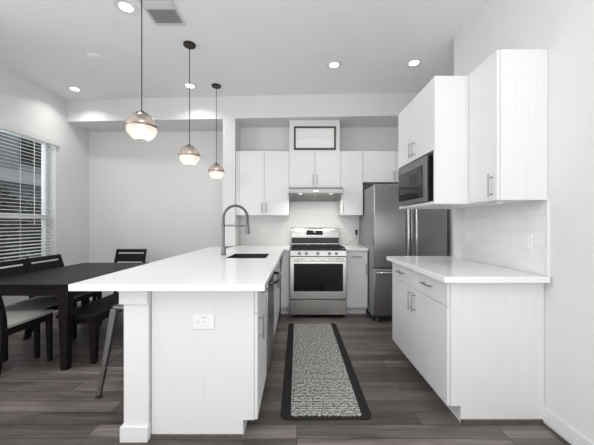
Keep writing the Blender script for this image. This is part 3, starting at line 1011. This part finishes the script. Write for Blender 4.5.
def make_chair(label):
    t = thing('dining_chair', label, 'chair', group=None)
    hw, dep, sz = 0.228, 0.45, 0.445
    for s in (-1, 1):
        MB().frustum((s * (hw - 0.02), dep - 0.015, 0), (0.03, 0.03), (s * (hw - 0.022), dep - 0.025, sz), (0.042, 0.042)).build('leg', M['espresso'], t, bevel=0.003)
        # rear post from floor to the top of the back
        zs_ = [0, 0.12, 0.28, 0.42, 0.50, 0.60, 0.72, 0.885]
        ys_ = [-0.075, -0.045, -0.015, 0.0, 0.0, -0.012, -0.040, -0.090]
        th = [0.030, 0.036, 0.042, 0.046, 0.046, 0.042, 0.036, 0.026]
        m = MB()
        x = s * (hw - 0.016)
        vs, fs = [], []
        for zz, yy, tt in zip(zs_, ys_, th):
            vs += [(x - 0.015, yy - tt / 2, zz), (x + 0.015, yy - tt / 2, zz), (x + 0.015, yy + tt / 2, zz), (x - 0.015, yy + tt / 2, zz)]
        for i in range(len(zs_) - 1):
            for k in range(4):
                k2 = (k + 1) % 4
                fs.append((4 * i + k, 4 * i + k2, 4 * i + 4 + k2, 4 * i + 4 + k))
        fs += [(3, 2, 1, 0), tuple(4 * (len(zs_) - 1) + k for k in range(4))]
        m.add(vs, fs).build('back_post', M['espresso'], t, bevel=0.003)
    MB().box(-hw + 0.004, hw - 0.004, dep - 0.030, dep - 0.006, sz - 0.06, sz).box(-hw + 0.004, -hw + 0.026, 0.0, dep - 0.03, sz - 0.06, sz).box(hw - 0.026, hw - 0.004, 0.0, dep - 0.03, sz - 0.06, sz).box(-hw + 0.03, hw - 0.03, -0.006, 0.02, sz - 0.06, sz).build('seat_frame', M['espresso'], t, bevel=0.002)
    # cushion, slightly crowned
    nx, ny = 8, 8
    vs, fs = [], []
    x0, x1, y0, y1 = -hw - 0.004, hw + 0.004, 0.026, dep + 0.012
    for j in range(ny + 1):
        for i in range(nx + 1):
            u, v = i / nx, j / ny
            c = (1 - (2 * u - 1) ** 4) * (1 - (2 * v - 1) ** 4)
            vs.append((x0 + (x1 - x0) * u, y0 + (y1 - y0) * v, sz + 0.022 + 0.022 * c))
    nb = len(vs)
    for j in range(ny + 1):
        for i in range(nx + 1):
            vs.append((x0 + (x1 - x0) * i / nx, y0 + (y1 - y0) * j / ny, sz + 0.001))
    for j in range(ny):
        for i in range(nx):
            q = j * (nx + 1) + i
            fs.append((q, q + 1, q + nx + 2, q + nx + 1))
            fs.append((nb + q, nb + q + nx + 1, nb + q + nx + 2, nb + q + 1))
    for i in range(nx):
        for q, st in ((i, 1), (ny * (nx + 1) + i, 1)):
            fs.append((q, q + st, nb + q + st, nb + q))
    for j in range(ny):
        for q in (j * (nx + 1), j * (nx + 1) + nx):
            fs.append((q, q + nx + 1, nb + q + nx + 1, nb + q))
    MB().add(vs, fs, True).build('seat_cushion', M['fabric'], t)

    def rail(z0, z1, name):
        f = lambda z: -0.040 - (z - 0.72) / 0.165 * 0.050 if z > 0.72 else -0.012 - (z - 0.60) / 0.12 * 0.028
        MB().prism([(f(z0) - 0.010, z0), (f(z0) + 0.010, z0), (f(z1) + 0.010, z1), (f(z1) - 0.010, z1)], 'x', -hw + 0.030, hw - 0.030).build(name, M['espresso'], t, bevel=0.002)
    rail(0.835, 0.883, 'top_rail')
    rail(0.700, 0.815, 'back_panel')
    return t


c1 = make_chair('espresso dining chair nearest the viewer, pulled to the near end of the table')
c1.location = (-2.495, 2.25, 0)
for loc, rz, lab in (((-2.895, 2.955, 0), -PI / 2, 'espresso dining chair on the window side of the table, nearer the viewer'),
                     ((-2.915, 3.445, 0), -PI / 2, 'espresso dining chair on the window side of the table, farther from the viewer'),
                     ((-2.52, 4.335, 0), PI, 'espresso dining chair at the far end of the table, before the back wall')):
    c = copy_tree(c1)
    c.location = loc
    c.rotation_euler = (0, 0, rz)
    c['label'] = lab

t = thing('dining_bench', 'dark espresso bench along the kitchen side of the dining table', 'bench', (-1.965, 3.10, 0))
a, b, bz = 0.175, 0.53, 0.455
MB().box(-a, a, -b, b, bz - 0.03, bz).build('seat', M['espresso'], t, bevel=0.004)
m = MB().box(-a + 0.03, a - 0.03, -b + 0.04, -b + 0.06, bz - 0.09, bz - 0.03).box(-a + 0.03, a - 0.03, b - 0.06, b - 0.04, bz - 0.09, bz - 0.03)
m.box(-a + 0.025, -a + 0.045, -b + 0.06, b - 0.06, bz - 0.09, bz - 0.03).box(a - 0.045, a - 0.025, -b + 0.06, b - 0.06, bz - 0.09, bz - 0.03)
m.build('apron', M['espresso'], t)
for sx in (-1, 1):
    for sy in (-1, 1):
        MB().frustum((sx * (a - 0.055), sy * (b - 0.07), 0), (0.042, 0.042), (sx * (a - 0.052), sy * (b - 0.06), bz - 0.03), (0.066, 0.066)).build('leg', M['espresso'], t, bevel=0.003)

t = thing('counter_stool', 'backless grey metal counter stool tucked under the peninsula overhang', 'stool', (-1.245, 2.315, 0))
sz = 0.645
MB().prism(rounded(0.152, 0.152, 0.045), 'z', sz - 0.022, sz).build('seat', M['stool'], t, bevel=0.006)
m = MB()
for sx in (-1, 1):
    for sy in (-1, 1):
        MB().frustum((sx * 0.200, sy * 0.200, 0), (0.026, 0.026), (sx * 0.128, sy * 0.128, sz - 0.02), (0.046, 0.046)).build('leg', M['stool'], t, bevel=0.004)
        MB().frustum((sx * 0.2015, sy * 0.2015, 0), (0.032, 0.032), (sx * 0.1985, sy * 0.1985, 0.02), (0.031, 0.031)).build('foot_cap', M['dark_plastic'], t)
q = 0.177
m.tube([(-q, -q, 0.22), (-q, q, 0.22)], 0.007, 8).tube([(q, -q, 0.22), (q, q, 0.22)], 0.007, 8).tube([(-q, -q, 0.205), (q, -q, 0.205)], 0.007, 8).tube([(-q, q, 0.205), (q, q, 0.205)], 0.007, 8)
m.build('footrest', M['stool'], t)

# ------------------------------------------------------------------ pendants
def make_pendant(label):
    t = thing('pendant_lamp', label, 'pendant lamp', (0, 0, 0), 0)
    zc = 1.973
    r = 0.103
    MB().lathe([(0.0, CEIL - 0.022), (0.055, CEIL - 0.022), (0.062, CEIL - 0.016), (0.062, CEIL - 0.001), (0.0, CEIL - 0.001)], seg=28).build('canopy', M['bronze'], t)
    MB().tube([(0, 0, zc + r + 0.012), (0, 0, CEIL - 0.02)], 0.0042, 8).build('cord', M['dark_plastic'], t)
    MB().lathe([(0.0, 0.022), (0.012, 0.022), (0.016, 0.010), (0.040, 0.004), (0.052, -0.006), (0.052, -0.012), (0.0, -0.012)], (0, 0, zc + r - 0.006), 24).build('cap', M['bronze'], t)
    # upper glass and lower glass with fine vertical ribs
    def bowl(a0, a1, n, rr):
        vs, fs = [], []
        seg = 96
        for i in range(n + 1):
            an = a0 + (a1 - a0) * i / n
            for k in range(seg):
                rad = (rr + (0.0022 if k % 2 else 0)) * math.cos(an)
                vs.append((rad * math.cos(2 * PI * k / seg), rad * math.sin(2 * PI * k / seg), zc + rr * math.sin(an)))
        for i in range(n):
            for k in range(seg):
                k2 = (k + 1) % seg
                fs.append((i * seg + k, i * seg + k2, (i + 1) * seg + k2, (i + 1) * seg + k))
        return MB().add(vs, fs, True)
    bowl(0.06, 1.12, 10, r).build('upper_glass', M['glass_top'], t)
    lg = bowl(-1.22, -0.06, 12, r).build('lower_glass', M['glass_low'], t)
    MB().lathe([(r + 0.0005, -0.007), (r + 0.006, -0.006), (r + 0.006, 0.006), (r + 0.0005, 0.007), (r - 0.004, 0.0)], (0, 0, zc), 48, closed=True).build('ring', M['ring'], t)
    MB().lathe([(0.0, 0.055), (0.018, 0.055), (0.018, 0.0), (0.0, 0.0)], (0, 0, zc + 0.05), 16).build('socket', M['bronze'], t)
    MB().lathe([(0.0, -0.062), (0.014, -0.060), (0.026, -0.050), (0.031, -0.034), (0.028, -0.016), (0.018, 0.002), (0.013, 0.014), (0.013, 0.05)], (0, 0, zc), 20).build('bulb', M['bulb'], t)
    return t


pn = make_pendant('pendant lamp nearest the viewer, the largest glass globe over the peninsula')
pn.location = (-1.135, 2.12, 0)
for y, lab in ((3.02, 'middle one of the three glass globe pendant lamps over the peninsula'), (3.92, 'farthest and smallest looking glass globe pendant lamp, next to the wall end')):
    c = copy_tree(pn)
    c.location = (-1.12 if y < 3.5 else -1.09, y, 0)
    c['label'] = lab
for p in [o for o in S.objects if o.name.startswith('pendant_lamp')]:
    p['group'] = 'globe pendants over the peninsula'
    d = bpy.data.lights.new('pendant_glow', 'POINT')
    d.energy = 1.3
    d.color = (1.0, 0.90, 0.78)
    d.shadow_soft_size = 0.032
    lo = bpy.data.objects.new('pendant_glow', d)
    COL.objects.link(lo)
    lo.parent = p
    lo.location = (0, 0, 1.93)

# ------------------------------------------------------------------ recessed lights, vent, detector
def make_can(label, x, y, first=[None]):
    if first[0] is None:
        t = thing('recessed_light', label, 'ceiling light', (0, 0, CEIL), 0, 'recessed ceiling lights')
        MB().lathe([(0.053, -0.002), (0.060, -0.006), (0.094, -0.005), (0.096, -0.0005), (0.053, -0.0005)], seg=40, closed=True).build('trim_ring', M['trim'], t)
        MB().tube([(0, 0, -0.0035), (0, 0, -0.001)], 0.053, 32).build('lens', M['lens'], t)
        area_light('downlight', (0, 0, -0.012), (0, 0, 0), 0.10, 0.10, 4.8, (1.0, 0.985, 0.96), 'DISK', 2.3, parent=t)
        first[0] = t
    else:
        t = copy_tree(first[0])
        t['label'] = label
    t.location = (x, y, CEIL)


make_can('recessed ceiling light nearest the viewer, beside the ceiling vent', -1.475, 2.50)
make_can('recessed ceiling light close to the window wall and the soffit', -3.08, 4.02)
make_can('recessed ceiling light behind the cord of the middle pendant lamp', -1.45, 3.93)
make_can('recessed ceiling light in front of the framed sign and range hood', 0.435, 3.41)
make_can('recessed ceiling light nearest the right wall, above the microwave cabinet', 1.36, 3.37)

t = thing('ceiling_vent', 'rectangular white louvred air vent in the ceiling beside the nearest pendant cord', 'vent', (-1.185, 2.56, CEIL))
MB().box(-0.145, 0.145, -0.17, -0.145, -0.006, -0.0005).box(-0.145, 0.145, 0.145, 0.17, -0.006, -0.0005).box(-0.145, -0.122, -0.145, 0.145, -0.006, -0.0005).box(0.122, 0.145, -0.145, 0.145, -0.006, -0.0005).build('frame', M['vent'], t, bevel=0.001)
MB().box(-0.122, 0.122, -0.145, 0.145, -0.0015, -0.0005).build('duct', M['vent_dark'], t)
m = MB()
for k in range(14):
    yy = -0.135 + k * 0.0205
    s, ln_ = (1, 0.010) if k < 5 else (-1, 0.019)
    m.add([(-0.122, yy, -0.002), (0.122, yy, -0.002), (0.122, yy + s * ln_, -0.010), (-0.122, yy + s * ln_, -0.010),
           (-0.122, yy + 0.0015, -0.002), (0.122, yy + 0.0015, -0.002), (0.122, yy + s * ln_ + 0.0015, -0.010), (-0.122, yy + s * ln_ + 0.0015, -0.010)],
          [(0, 1, 2, 3), (7, 6, 5, 4), (0, 4, 5, 1), (1, 5, 6, 2), (2, 6, 7, 3), (3, 7, 4, 0)])
m.build('louvres', M['vent'], t)
tag(MB().lathe([(0.0, -0.012), (0.060, -0.012), (0.072, -0.006), (0.076, -0.0005), (0.0, -0.0005)], seg=36).build('ceiling_speaker', M['ceiling'], loc=(-2.26, 3.25, CEIL)),
    'round flat white cover plate on the ceiling between window wall and pendants', 'ceiling cover')
